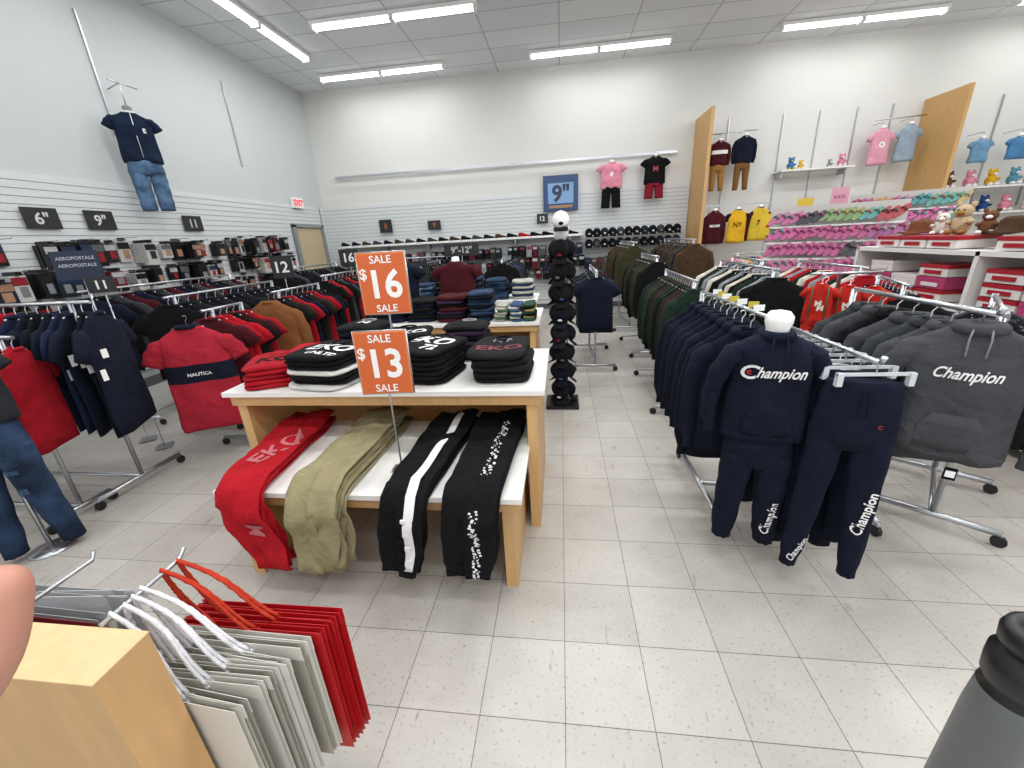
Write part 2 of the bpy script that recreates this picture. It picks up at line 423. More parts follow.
b = B(); b.box(XL+.055, 8.55, 2.53, .06, .34, .2, WHITE); b.text('EXIT', .15, mat('#d0202a', 'emit', 1.0), T(XL+.088, 8.55, 2.53) @ RZ(90) @ FR, bold=.04); b.finish('exit_sign')

EM = mat('#ffffff', 'emit', 5)
def fixture(x, y, along_y=False, pw=46):
    b = B(); b.M = T(x, y, ZC) @ (RZ(90) if along_y else Matrix.Identity(4))
    b.box(0, 0, -.03, 2.5, .16, .05, WHITE)
    for s in (-.62, .62):
        b.loft([[(s+xx, .055*math.cos(2*math.pi*k/10), -.075+.03*math.sin(2*math.pi*k/10)) for k in range(10)] for xx in (-.58, .58)], EM)
        b.box(s-.6, 0, -.075, .03, .13, .07, WHITE); b.box(s+.6, 0, -.075, .03, .13, .07, WHITE)
    o = b.finish('ceiling_light_fixture')
    l = bpy.data.lights.new('lamp', 'AREA'); l.shape = 'RECTANGLE'; l.size = 2.3; l.size_y = .12; l.energy = pw; l.color = (.98, .99, 1)
    lo = bpy.data.objects.new('lamp', l); sc.collection.objects.link(lo); lo.parent = o
    lo.location = (x, y, ZC-.125)
    if along_y: lo.rotation_euler = (0, 0, math.pi/2)
for x in (-3.38, .70, 4.95, 8.4): fixture(x, 8.87, pw=15)
for x in (-2.4, 1.75, 5.9): fixture(x, 7.03 if x < 0 else 6.6, pw=46)
fixture(-4.35, 6.75, True, pw=20)
for y in (4.6, 2.4, .2, -2):  # fixture rows out of view, added to light the room
    for x in (-3.6, .2, 4.3, 8.0): fixture(x, y, pw=26 if x < -3 else (50 if x < 7 else 34))

# ---------------------------------------------------------------- nested display tables
def table(b, x0, x1, y0, y1, h):
    b.box((x0+x1)/2, (y0+y1)/2, h-.012, x1-x0, y1-y0, .026, LAM)
    b.box((x0+x1)/2, (y0+y1)/2, h-.055, x1-x0-.05, y1-y0-.05, .06, MAPLE)
    for x in (x0+.07, x1-.07):
        b.box(x, (y0+y1)/2, (h-.08)/2, .055, y1-y0-.08, h-.08, MAPLE)
    b.box((x0+x1)/2, y1-.1, h-.35, x1-x0-.2, .03, .5, MAPLE)
def nest(x0, x1, yf, name='nesting_display_table'):
    e = empty(name)
    b = B(); table(b, x0, x1, yf, yf+.82, .87); b.finish('upper_table', e)
    b = B(); table(b, x0+.23, x1-.09, yf-.44, yf+.35, .535); b.finish('lower_table', e)
nest(-1.9, -.09, 1.885); nest(-1.95, -.2, 3.62)

def leg_path(y0, yf, z0, off, zh, seed):
    path = []
    for i in range(12): path.append((y0+(yf+.05-y0)*i/11, z0+off+.006*math.sin(i*1.1+seed), 0, 1))
    path += [(yf+.015, z0+off-.004, -.3, .95), (yf-off*.6-.006, z0+off*.55-.006, -.72, .7), (yf-off-.012, z0-.03, -.96, .25)]
    for i in range(1, 13): path.append((yf-off-.014-.010*math.sin(i*.7+seed), z0-.03-(z0-.03-zh)*i/12, -1, 0))
    return path
def leg_layer(b, xb, xf, w, y0, yf, z0, off, zh, m, hth=.010, seed=0, wave=.006, taper=.3, cuff=True):
    path = leg_path(y0, yf, z0, off, zh, seed); rings = []; n = 20
    for i, (y, z, ny, nz) in enumerate(path):
        t = i/(len(path)-1); cx = xb+(xf-xb)*t+.006*math.sin(t*9+seed)
        ww = w/2*(1-taper*t)*(1+.04*math.sin(t*17+seed))
        if cuff and t > .95: ww *= .86
        r = []
        for k in range(n):
            a = 2*math.pi*k/n; dx = ww*sp(math.cos(a), 3.2); dn = hth*sp(math.sin(a), 2.4)
            dn += wave*math.sin(dx*45+seed+t*6)+wave*.8*math.sin(t*34+seed+dx*12)
            r.append((cx+dx, y+ny*dn, z+nz*dn))
        rings.append(r)
    b.loft(rings, m)
def trousers(name, xb, xf, w, m, hems, pattern=None, cuff=True, taper=.25):
    b = B(); th = .019
    for i, zh in enumerate(hems):
        jx = R.uniform(-.018, .018); jf = R.uniform(-.02, .02)
        for s in (-1, 1):
            leg_layer(b, xb+jx+s*w*.22, xf+jf+s*w*.17, w*.60, 2.22, 1.445, .538, th*(i+.5)+(.007 if s > 0 else 0), zh+R.uniform(-.015, .02), m[i % len(m)], seed=i*1.9+s, cuff=cuff, taper=taper)
    top = th*(len(hems)+.1)
    if pattern: pattern(b, xb, xf, w, top, hems[-1])
    return b.finish(name)
REDP = mat('#ab1320')
PRR = mat('#bb6a70', 'plastic', .8)
def pat_red(b, xb, xf, w, top, zh):
    b.text('EKO', .15, PRR, T(-1.50, 1.72, .7) @ RZ(70), bold=.02, vec=(0, 0, -1))
    b.text('M', .10, PRR, T(xf-.02, 1.2, .40) @ FR @ RZ(80), bold=.03, vec=(0, 1, 0))
def pat_b1(b, xb, xf, w, top, zh):
    leg_layer(b, xb+.04, xf+.045, .042, 2.2, 1.445, .538, top+.010, zh+.04, WPRINT, hth=.004, wave=.004, seed=5.7, taper=0, cuff=False)
    for i in range(8):
        zz = .49-i*.036
        b.box(xf+.045+(-.018 if i % 2 else .02), 1.445-top-.034, zz, .024, .010, .016, BLK if i % 2 else WPRINT)
def pat_b2(b, xb, xf, w, top, zh):
    bv = BVHTree.FromPolygons(b.v, b.f)
    for i in range(150):
        if i < 75: p = Vector((xb+.05+(xf-xb)*i/150+R.uniform(-.02, .02), 2.05-i*.0075, .9)); v = Vector((0, 0, -1))
        else: p = Vector((xf+.05+R.uniform(-.018, .018), 1.0, .53-(i-75)*.0049)); v = Vector((0, 1, 0))
        h = bv.ray_cast(p, v, .9)
        if h[0] is None: continue
        q = h[0]; s = R.uniform(.002, .006)
        b.box(q.x, q.y, q.z, s*2, s*1.4, s*1.2, WPRINT)
trousers('folded_sweatpants', -1.60, -1.385, .26, [REDP], [.20, .19, .20, .185], pattern=pat_red)
trousers('folded_khaki_trousers', -1.09, -1.11, .26, [KHAKI, mat('#898061')], [.19, .20, .185, .20, .19], cuff=False, taper=.14)
trousers('folded_sweatpants', -.64, -.745, .23, [BLK], [.18, .195, .17, .18], pattern=pat_b1)
trousers('folded_sweatpants', -.36, -.43, .26, [BLK], [.17, .18, .16, .175], pattern=pat_b2, taper=.15)

zt = .872
b = B(); stack(b, -1.70, 2.12, zt, .31, .38, .026, [RED, REDP], 5, 25, RED)
folded(b, -1.62, 2.44, zt, .36, .34, .12, REDP, 10); b.text('KO', .14, BLK, T(-1.68, 2.10, 1.05) @ RZ(20), bold=.03, vec=(0, 0, -1)); b.finish('folded_tshirt_stack')
b = B(); stack(b, -1.33, 2.10, zt, .36, .4, .028, [mat('#cfceca'), BLK, BLK], 6, -6, BLK)
folded(b, -1.33, 2.08, zt+.168, .35, .38, .03, BLK, -10, collar=BLK)
b.text('EKO', .15, WPRINT, T(-1.3, 2.08, 1.3) @ RZ(-12), bold=.03, vec=(0, 0, -1)); b.text('UNLTD', .06, WPRINT, T(-1.3, 1.96, 1.3) @ RZ(-12), bold=.03, vec=(0, 0, -1)); b.finish('folded_tshirt_stack')
b = B(); stack(b, -1.0, 2.42, zt, .34, .36, .030, [BLK, GRAY, BLK], 7, 5, BLK); b.text('ECKO', .12, WPRINT, T(-1.0, 2.38, 1.3) @ RZ(8), bold=.03, vec=(0, 0, -1)); b.finish('folded_tshirt_stack')
b = B(); stack(b, -.76, 2.17, zt, .32, .4, .028, [BLK], 7, -14, BLK); b.text('EKO', .16, WPRINT, T(-.75, 2.2, 1.3) @ RZ(-20), bold=.03, vec=(0, 0, -1)); b.text('72', .1, WPRINT, T(-.72, 2.05, 1.3) @ RZ(-20), bold=.03, vec=(0, 0, -1)); b.finish('folded_tshirt_stack')
b = B(); stack(b, -.34, 2.18, zt, .33, .42, .034, [mat('#17181b'), BLK], 5, 3, BLK); b.text('EKO', .13, mat('#6e2a32', 'plastic', .8), T(-.34, 2.1, 1.3) @ RZ(4), bold=.03, vec=(0, 0, -1)); b.text('NY', .08, mat('#6e6f74', 'plastic', .8), T(-.34, 2.25, 1.3), bold=.03, vec=(0, 0, -1)); b.finish('folded_tshirt_stack')
b = B(); stack(b, -1.30, 2.52, zt, .3, .28, .036, [BLK, NAVY], 7, 0, LG); b.text('N', .1, WPRINT, T(-1.3, 2.5, 1.3), bold=.03, vec=(0, 0, -1)); b.finish('folded_tshirt_stack')
b = B(); stack(b, -.62, 2.55, zt, .28, .26, .032, [BLK, mat('#2e2034')], 7, 0, LG); b.finish('folded_tshirt_stack')

def col_stack(name, x, y, z, w, d, h, cols, n, rot=0):
    b = B(); stack(b, x, y, z, w, d, h, cols, n, rot); b.finish(name)
for i, x in enumerate((-1.7, -1.38)): col_stack('folded_sweater_stack', x, 3.95, zt, .29, .36, .035, [[NAVY, DNAVY], [NAVY, BLK]][i], 7-i)
col_stack('folded_sweater_stack', -1.06, 3.9, zt, .28, .36, .035, [MAROON, BLK, mat('#3f2b47')], 7)
col_stack('folded_jeans_stack', -.78, 3.9, zt, .24, .36, .03, [DNM, DNAVY, DNM], 9)
for i, x in enumerate((-.56, -.43, -.30)):
    col_stack('folded_towel_stack', x, 3.83, zt, .115, .3, .022, [[mat('#a5a99e'), mat('#4a6446'), mat('#aeaaa0')], [mat('#34506a'), mat('#b0b2ac')], [mat('#2a4a3a'), mat('#8f8050'), BLK]][i], 7)
for i, x in enumerate((-1.5, -1.15, -.8, -.48)): col_stack('folded_jeans_stack', x, 3.4, .538, .26, .34, .03, [[DNM, LDNM], [BLK], [KHAKI, TAN], [DNAVY]][i], 5)
def bust(x, y, z, m, rot=0, W=.42, L=.5, txt=None, sl='short'):
    e = B(); e.M = T(x, y, z) @ RZ(rot)
    shirt(e, W, L, .18, m, sl, seed=x)
    if txt: e.text(txt, .09, WPRINT, T(0, -.2, -L*.42) @ FR, bold=.02, vec=(0, 1, 0))
    e.lathe(0, 0, [(.045, -.03), (.042, .03), (.03, .05), (.005, .055)], WHITE)
    e.tube([(0, 0, -L), (0, 0, -L-.05)], .015, CHROME)
    e.lathe(0, 0, [(.11, -L-.060), (.11, -L-.05), (.02, -L-.045)], CHROME)
    e.finish('dressed_torso_form')
bust(-1.72, 4.25, zt+.56, NAVY, txt='USPA'); bust(-1.1, 4.28, zt+.53, MAROON, W=.4, L=.47)

OR = mat('#cf6330', 'plastic', .6)
def sale(x, y, z, num, stand, rot, w=.245, h=.3):
    b = B(); b.M = T(x, y, z) @ RZ(rot)
    b.box(0, 0, 0, w+.012, .006, h+.012, mat('#df8752', 'plastic', .5)); b.box(0, -.003, 0, w, .006, h, OR)
    b.text(num, .185, WHITE, T(.018, -.0075, 0) @ FR, bold=.025, sx=.95); b.text('$', .07, WHITE, T(-.092, -.0075, .045) @ FR)
    b.text('SALE', .05, WHITE, T(0, -.0075, .115) @ FR, bold=.015); b.text('SALE', .05, WHITE, T(.0, -.0075, -.118) @ FR, bold=.015)
    zb = stand-z
    b.tube([(0, .01, zb), (0, .01, h/2)], .005, CHROME); b.box(0, .01, zb+.004, .09, .07, .008, CHROME)
    for s in (-1, 1): b.tube([(s*(w/2+.008), .004, -h/2-.01), (s*(w/2+.008), .004, h/2+.01)], .004, CHROME, 6)
    b.tube([(-w/2-.008, .004, -h/2-.008), (w/2+.008, .004, -h/2-.008)], .004, CHROME, 6); b.tube([(-w/2-.008, .004, h/2+.008), (w/2+.008, .004, h/2+.008)], .004, CHROME, 6)
    b.finish('sale_sign')
sale(-.805, 1.66, 1.10, '13', .537, 5, w=.225, h=.28)
sale(-.865, 1.93, 1.425, '16', .875, 8, w=.22, h=.28)

# ---------------------------------------------------------------- cap tower
e = empty('cap_display_tower'); b = B()
b.box(0, 3.78, .02, .32, .32, .03, BLACKP); b.tube([(0, 3.78, .03), (0, 3.78, 1.72)], .02, BLACKP)
for s in (-1, 1):
    b.tube([(s*.05, 3.78, .03), (s*.05, 3.78, 1.65)], .006, BLACKP, 6)
b.finish('stand', e); b = B()
cc = [BLK, DNAVY, BLK, mat('#16181e'), DNAVY, BLK, BLK]
for i in range(8):
    z = .14+i*.19
    for j, a in enumerate((-8, 110, 230)):
        cap(b, T(0, 3.78, z) @ RZ(a+(i % 3-1)*9) @ T(0, -.03, 0) @ RX(42) @ Matrix.Scale(.88, 4), cc[(i+j) % 7], front=[WPRINT, mat('#8a2630'), mat('#6a6d74'), mat('#3b568c')][(i*3+j) % 4])
cap(b, T(0, 3.76, 1.70) @ RX(25) @ Matrix.Scale(.85, 4), WPRINT, BLK, front=BLK); b.lathe(0, 3.79, [(.04, 1.55), (.066, 1.62), (.07, 1.7), (.06, 1.76)], WHITE)
b.finish('caps', e)

# ---------------------------------------------------------------- right foreground: sportswear rack
e = empty('sportswear_rack')
f = B()
for x, yy, ye, zr in ((.86, 1.70, 2.62, 1.235), (1.14, 1.52, 2.3, 1.11), (1.44, 1.50, 2.2, 1.28)):
    f.tube([(x, ye, zr), (x, yy, zr)], .010, CHROME); f.tube([(x, yy, zr), (x, yy-.01, zr+.025)], .010, CHROME)
    f.tube([(x, ye, .08), (x, ye, zr)], .013, CHROME)
f.tube([(.86, 2.3, .9), (1.66, 2.3, .9)], .013, CHROME)
for x in (.86, 1.66):
    f.tube([(x, 1.95, .075), (x, 2.75, .075)], .018, CHROME)
    for y in (1.95, 2.75):
        f.tube([(x, y, .04), (x, y, .08)], .01, CHROME, 6); f.tube([(x-.012, y, .03), (x+.012, y, .03)], .03, BLACKP, 12)
f.tube([(.86, 2.3, .075), (1.66, 2.3, .075)], .016, CHROME); f.tube([(1.66, 2.3, .08), (1.66, 2.3, .9)], .013, CHROME)
f.tube([(1.14, 2.3, .08), (1.14, 2.3, .3)], .013, CHROME); f.tube([(1.44, 2.2, .08), (1.44, 2.3, .08)], .013, CHROME)
f.finish('frame', e)
NV = mat('#0e1426'); NV2 = mat('#0b1020')
g = B(); row(g, (.83, 1.86, 0), (.85, 2.55, 0), 1.235, 8, [('hood', NV), ('hood', NV2)], -8, W=.39, L=.66, jit=4, Dm=.05)
for i in range(7): g.box(.86+R.uniform(-.01, .01), 1.86+i*.09, 1.262, .045, .004, .026, mat('#c7b53c', 'plastic') if i % 2 else WHITE)
g.finish('hanging_hoodies', e)
g = B(); row(g, (1.14, 1.66, 0), (1.14, 2.22, 0), 1.11, 9, [('pants', NV), ('pants', NV2)], -8, W=.4, L=.70, jit=3)
g.M = T(1.13, 1.56, 1.03) @ RZ(-16); pants(g, .26, .90, .075, NV, seed=2, n=24, spread=.04, taper=.55, cuff=True)
g.text('Champion', .062, WPRINT, T(.105, -.2, -.56) @ FR @ RZ(83), shear=.3, sx=.8, vec=(0, 1, 0)); g.text('Champion', .04, WPRINT, T(-.09, -.2, -.8) @ FR @ RZ(70), shear=.3, sx=.8, vec=(0, 1, 0))
g.text('C', .022, mat('#b3202e', 'plastic'), T(.07, -.2, -.17) @ FR, vec=(0, 1, 0))
for s in (-1, 1): g.tube([(s*.01, -.045, -.03), (s*.014, -.052, -.13)], .002, DNAVY, 5)
g.M = Matrix.Identity(4)
for i in range(9):
    y = 1.53+i*.085
    g.box(1.14, y, 1.065, .26, .008, .012, CLEAR); g.tube([(1.14, y, 1.065), (1.14, y, 1.12)], .003, CHROME, 5)
    for s in (-1, 1): g.box(1.14+s*.12, y, 1.045, .02, .02, .05, CLEAR)
g.finish('hanging_sweatpants', e)
GH = mat('#46474b')
g = B(); row(g, (1.46, 1.68, 0), (1.46, 2.12, 0), 1.28, 6, [('hood', GH), ('hood', GRAY), ('hood', GH), ('hood', BLK)], -22, W=.34, L=.56, jit=3, Dm=.05)
g.M = T(1.44, 1.545, 1.235) @ RZ(-32); shirt(g, .34, .50, .11, GH, 'long', n=32, nl=24, seed=3, hood=True, sn=14, splay=.035, sf=3); hoodie_details(g, .34, .50, .11, GH, LG)
g.text('Champion', .058, WPRINT, T(.0, -.2, -.17) @ FR, shear=.35, sx=.72, vec=(0, 1, 0), off=.004, bold=.02); g.box(.04, -.06, -.55, .035, .004, .05, DNAVY); g.box(.04, -.063, -.55, .026, .002, .026, WHITE)
g.tube([(0, 0, 0), (0, 0, .04), (.012, 0, .06), (0, 0, .075)], .003, CHROME, 5)
g.finish('hanging_grey_hoodies', e)
g = B(); g.M = T(.865, 1.705, 1.19) @ RZ(-13)
shirt(g, .32, .46, .17, NV, 'long', n=36, nl=28, seed=1, hood=True, sn=18, wr=.09, splay=.03, sf=3); hoodie_details(g, .32, .46, .17, NV, mat('#1a2138'))
g.text('hampion', .064, WPRINT, T(.022, -.3, -.155) @ FR, shear=.35, sx=.78, vec=(0, 1, 0), off=.004, bold=.02)
g.text('C', .085, WPRINT, T(-.088, -.3, -.150) @ FR, shear=.25, bold=.02, vec=(0, 1, 0), off=.004); g.text('c', .034, mat('#b3202e', 'plastic'), T(-.092, -.3, -.152) @ FR, bold=.04, vec=(0, 1, 0), off=.006)
g.lathe(0, 0, [(.045, -.04), (.042, .015), (.05, .04), (.05, .065), (.036, .083), (.004, .09)], WHITE)
M0 = g.M; g.M = M0 @ T(0, 0, -.42); pants(g, .26, .60, .15, NV, seed=4, n=26, spread=.02, taper=.7, cuff=True)
g.text('Champion', .055, WPRINT, T(.09, -.3, -.44) @ FR @ RZ(84), shear=.3, sx=.8, vec=(0, 1, 0))
g.M = M0; g.tube([(0, .02, -.02), (0, .03, .05)], .008, CHROME)
g.finish('dressed_child_form', e)

# ---------------------------------------------------------------- left foreground
e = rack('tshirt_rack', (-2.98, 2.25), (-4.7, 2.25), 1.36, 21, lambda i: ('short', [NAVY, DNAVY, NAVY, mat('#17213a')][i % 4] if i < 8 or i > 14 else [RED, REDP][i % 2]), 120, W=.50, L=.78, jit=6, basew=.62, inset=.16, ext=0, Dm=.05)
g = B()
for i in range(8):
    x = -2.83-i*.086; y = 2.10+.03*math.sin(i*3)
    g.box(x, y, 1.06-.03*(i % 3), .004, .035, .055, WHITE)
    g.box(x-.01, y-.04, .93+.05*(i % 3), .004, .03, .07, WHITE)
g.finish('price_tags', e)
rack('tshirt_rack', (-3.12, 1.88), (-4.5, 1.88), 1.22, 16, lambda i: ('short', [RED, REDP, RED, MAROON][i % 4]), 112, W=.36, L=.68, jit=6, basew=.36)
g = B(); g.M = T(-3.02, 1.55, 1.25) @ RZ(24)
shirt(g, .34, .40, .16, mat('#272a2e'), 'short', n=28, nl=20, seed=2, collar=BLK); g.lathe(0, 0, [(.05, -.03), (.05, .04), (.03, .06), (.004, .065)], WHITE)
g.box(.12, -.1, -.36, .05, .004, .07, WHITE); g.box(.08, -.1, -.3, .04, .004, .06, WHITE)
M0 = g.M; g.M = M0 @ T(0, 0, -.38); pants(g, .30, .82, .17, DNM, seed=3, n=26, spread=.03, taper=.62, step=.04)
g.box(.10, -.095, -.3, .05, .006, .02, LDNM); g.box(.1, -.09, -.42, .04, .006, .03, LDNM)
g.tube([(0, .03, -.3), (0, .03, -.86)], .012, CHROME); g.lathe(0, .03, [(.10, -.87), (.10, -.858), (.02, -.85)], CHROME)
g.finish('dressed_mannequin')
e = rack('tshirt_rack', (-2.74, 2.80), (-2.74, 3.15), 1.2, 6, lambda i: ('short', [MAROON, RED, REDP, BLK][i % 4]), 22, W=.48, L=.76, jit=3, basew=.5)
g = B(); RT = mat('#a32434'); g.M = T(-2.72, 2.60, 1.12) @ RZ(30)
shirt(g, .47, .80, .11, RT, 'short', n=32, nl=30, seed=2, band=(NAVY, .48, .64), collar=NAVY, sn=16, sf=3, wr=.2)
g.text('NAUTICA', .035, WPRINT, T(0, -.2, -.35) @ FR, vec=(0, 1, 0)); hanger(g, .5, CHROME, .08); g.finish('hanging_tshirt', e)
e = rack('tshirt_rack', (-2.72, 3.58), (-2.72, 4.3), 1.24, 9, lambda i: ('short', [BLK, mat('#2e221c'), RED, NAVY][i % 4]), 10, W=.46, L=.7, jit=3)
g = B(); g.M = T(-2.66, 3.42, 1.17) @ RZ(18); shirt(g, .46, .7, .11, mat('#7c4f2c'), 'long', n=26, nl=18, seed=5, sn=12, sf=2); hanger(g, .46); g.finish('hanging_sweater', e)
rack('tshirt_rack', (-3.35, 3.1), (-3.35, 4.4), 1.28, 14, lambda i: ('short', [BLK, DNAVY, mat('#1d1f23')][i % 3]), 20, W=.46, L=.7)
rack('tshirt_rack', (-4.3, 3.2), (-4.3, 4.9), 1.35, 16, lambda i: ('short', [NAVY, BLK, GRAY, MAROON][i % 4]), 35, W=.46, L=.7)
rack('tshirt_rack', (-3.0, 4.9), (-3.0, 6.0), 1.28, 12, lambda i: ('short', [BLK, RED, BLK, GRAY][i % 4]), 15, W=.44, L=.7)
rack('jacket_rack', (-4.1, 5.6), (-4.1, 7.2), 1.35, 14, lambda i: ('long', [BLK, DNAVY, GRAY, BLK][i % 4]), 30, W=.46, L=.72)
rack('jacket_rack', (-2.2, 6.1), (-2.2, 7.4), 1.3, 12, lambda i: ('long', [BLK, DNAVY, OLIVE, BLK][i % 4]), 8, W=.46, L=.7)
rack('jacket_rack', (-.95, 6.6), (-.95, 7.8), 1.3, 12, lambda i: ('long', [BLK, DNM, GRAY, BLK][i % 4]), 4, W=.46, L=.7)
rack('jacket_rack', (-3.6, 7.7), (-2.0, 7.9), 1.35, 18, lambda i: ('long', [BLK, MAROON, BLK, NAVY][i % 4]), 75, W=.46, L=.7)
b = B(); table(b, -2.0, -.3, 5.0, 5.7, .87); b.finish('display_table')
for i in range(5): col_stack('folded_jeans_stack', -1.82+i*.33, 5.3, zt, .28, .36, .032, [[DNM, LDNM], [BLK, GRAY], [DNM, DNAVY], [DNM], [mat('#a9a7a0'), DNM]][i], 7+(i*3) % 4)

def packs(name, ya, yb2, rows, seed, step=.21):
    r = random.Random(seed); b = B(); y = ya
    while y < yb2:
        for z0_ in rows:
            if r.random() < .1: continue
            z = z0_+r.uniform(-.03, .03)
            w = step*r.uniform(.55, .85); h = r.uniform(.18, .27); d = r.choice([.06, .1, .16, .22])
            c = r.choice(['#b9b7b3', '#101114', '#15161a', '#1a2130', '#c8c6c2', '#0f1013', '#6b1a22'])
            b.tube([(XL+.03, y, z+h/2+.035), (XL+.3, y, z+h/2+.035), (XL+.31, y, z+h/2+.05)], .004, CHROME, 5)
            for q in range(max(1, int(d/.035))):
                b.box(XL+.05+q*.035, y+r.uniform(-.006, .006), z, .024, w, h, mat(c, 'plastic', .3))
            xf_ = XL+.05+(max(1, int(d/.035))-1)*.035+.014
            l = r.choice(['#8e2028', '#121215', '#1c2f4d', '#141417', '#5c5e62', '#96735c', '#b3b3b3'])
            b.box(xf_, y, z+h*.28, .004, w*.96, h*.3, mat(l, 'plastic', .3))
            b.box(xf_, y+.01, z-h*.12, .004, w*.5, h*.4, mat(r.choice(['#a57f66', '#222428', '#7b7d81', '#8e2028']), 'plastic', .3))
            b.box(XL+.04+d/2, y, z+h/2+.02, d, .05, .035, mat('#101114', 'plastic', .3))
        y += step*r.uniform(.85, 1.05)
    b.finish(name)
packs('packaged_underwear_display', 3.3, 6.2, (1.68, 1.36, 1.04), 3, .19)
packs('packaged_sock_display', 6.4, 8.0, (1.7, 1.42, 1.1, .8), 9, .16)
packs('packaged_underwear_display', 1.0, 3.1, (1.6, 1.25), 5)

SB = mat('#1f2024', 'plastic', .5)
for t, y in (('6"', 3.98), ('9"', 4.56), ('11', 5.85)): sign('price_sign', XL+.05, y, 2.06, .32, .21, 90, SB, [(t, .16, 0, 0, mat('#cfcfcf', 'plastic'))])
sign('brand_sign', -3.86, 2.93, 1.58, .28, .22, 40, mat('#16223d', 'plastic'), [('AEROPOSTALE', .034, 0, .055, mat('#a9b0bc', 'plastic')), ('AEROPOSTALE', .034, 0, -.0, mat('#a9b0bc', 'plastic'))], stand=0.01)
sign('price_sign', -3.55, 2.80, 1.43, .17, .12, 35, SB, [('11', .09, 0, 0, WPRINT)], stand=.01)
sign('price_sign', -3.4, 4.75, 1.42, .24, .26, 20, SB, [('12', .18, 0, 0, WPRINT)], stand=.01)
sign('price_sign', -3.2, 6.05, 1.46, .28, .24, 15, SB, [('16', .18, 0, 0, WPRINT)], stand=.01)
sign('price_sign', -1.75, 4.9, 1.28, .28, .25, 5, SB, [('19', .18, 0, 0, WPRINT)], stand=.01)
sign('price_sign', -1.4, 5.85, 1.49, .5, .16, 3, SB, [('9"-12"', .12, 0, 0, mat('#b9b9b9', 'plastic'))], stand=.01)
sign('price_sign', -.4, 9.5, 1.98, .24, .2, 0, SB, [('12', .13, 0, 0, WPRINT)])
sign('price_sign', -4.0, 9.5, 2.02, .3, .28, 0, SB, [('$', .15, 0, 0, mat('#a8552c', 'plastic'))])
sign('price_sign', -2.85, 9.5, 1.98, .3, .2, 0, SB, [('9', .15, 0, 0, mat('#a8552c', 'plastic'))])
sign('price_poster', 0.0, 9.50, 2.46, .72, .68, 0, mat('#294675', 'plastic'), [], border=mat('#1a2c55', 'plastic'))
b = B(); b.box(0, 9.485, 2.46, .54, .008, .40, mat('#7aa2cc', 'plastic')); b.text('9"', .44, mat('#1f2a44', 'plastic'), T(0, 9.478, 2.46) @ FR, bold=.03); b.box(0, 9.485, 2.20, .5, .008, .06, mat('#9a7a5c', 'plastic')); b.finish('poster_panel')

b = B(); b.box(-2.35, 9.42, 1.6, 5.6, .3, .025, LAM)
for x in (-5, -4, -3, -2, -1, .2): b.box(x, 9.45, 1.53, .02, .24, .12, CHROME)
b.finish('wall_shelf')
b = B()
for i in range(21):
    x = -5.0+i*.262
    c = R.choice([BLK, BLK, GRAY, RED, BROWN, DNAVY])
    shoe(b, T(x, 9.4, 1.613) @ RZ(60), c)
b.finish('shoe_row')
def wall_stock(name, xa, xb_, rows, seed):
    r = random.Random(seed); b = B()
    for z in rows:
        x = xa
        while x < xb_:
            w = r.uniform(.12, .2); h = r.uniform(.18, .26); d = r.uniform(.1, .25)
            c = r.choice(['#0f1013', '#121318', '#1c2030', '#55575c', '#8f8f8f', '#5a1a24', '#141820', '#42362b'])
            b.box(x+w/2, 9.55-d/2-.03, z, w*.82, d, h, mat(c, 'cloth'))
            b.box(x+w/2, 9.55-d-.033, z+h*.25, w*.6, .006, h*.25, mat(r.choice(['#b0b0b0', '#7f8084', '#6e2026', '#2b364c']), 'plastic'))
            b.tube([(x+w/2, 9.57, z+h/2+.03), (x+w/2, 9.5-d, z+h/2+.03)], .004, CHROME, 5)
            x += w
    b.finish(name)
wall_stock('hanging_wallet_display', -1.2, 0.4, (1.33, 1.07, .81), 4)
wall_stock('folded_stock_display', -5.2, -1.4, (1.3, 1.0, .7), 8)
wall_stock('hanging_accessory_display', .5, 2.5, (1.0, .7), 12)
b = B()
for j, z in enumerate((1.6, 1.38)):
    for i in range(12): cap(b, T(.6+i*.165, 9.36, z) @ RX(20), [BLK, DNAVY, BLK, GRAY, mat('#1c222e')][(i*2+j) % 5], front=[WPRINT, LG][i % 2])
b.finish('wall_cap_display')

b = B(); b.box(-1.34, 9.5, 3.08, 7.35, .03, .045, CHROME)
for x in (-4.9, -3, -1.2, .6, 2.2): b.box(x, 9.55, 3.08, .03, .1, .03, CHROME)
b.finish('wall_hanging_rail')
def outfit(x, y, z, top, bot, kind='short', botk='shorts', W=.4, L=.5, LB=.4, rot=0, name='hanging_outfit', smat=None, txt=None, yoke=None, band=None, rodto=None, parent=None):
    b = B(); b.M = T(x, y, z) @ RZ(rot)
    shirt(b, W, L, .12, top, kind, smat=smat, seed=x, yoke=yoke, band=band)
    if txt: b.text(txt[0], txt[1], txt[2], T(0, -.2, -L*.45) @ FR, vec=(0, 1, 0))
    b.lathe(0, 0, [(.04, -.02), (.04, .035), (.025, .05), (.003, .055)], WHITE)
    b.tube([(0, 0, .05), (0, 0, .12)], .005, CHROME, 5)
    if rodto is not None: b.tube([(0, 0, .11), (0, rodto, .11)], .006, CHROME, 6)
    if bot:
        b.M = b.M @ T(0, 0, -L+.05); (shorts if botk == 'shorts' else pants)(b, W*.78, LB, .11, bot)
    b.finish(name, parent)
outfit(1.04, 9.36, 2.95, PINK, BLK, txt=('*', .2, WPRINT), LB=.42, L=.48, W=.44, rodto=.15)
outfit(1.90, 9.36, 3.0, BLK, mat('#7e1a28'), LB=.32, L=.5, W=.42, txt=('M', .14, mat('#a32a33', 'plastic')), rodto=.15)
e = empty('wall_outfit_bar'); b = B(); b.tube([(2.85, 9.2, 3.27), (3.7, 9.2, 3.29)], .01, CHROME); b.finish('bar', e)
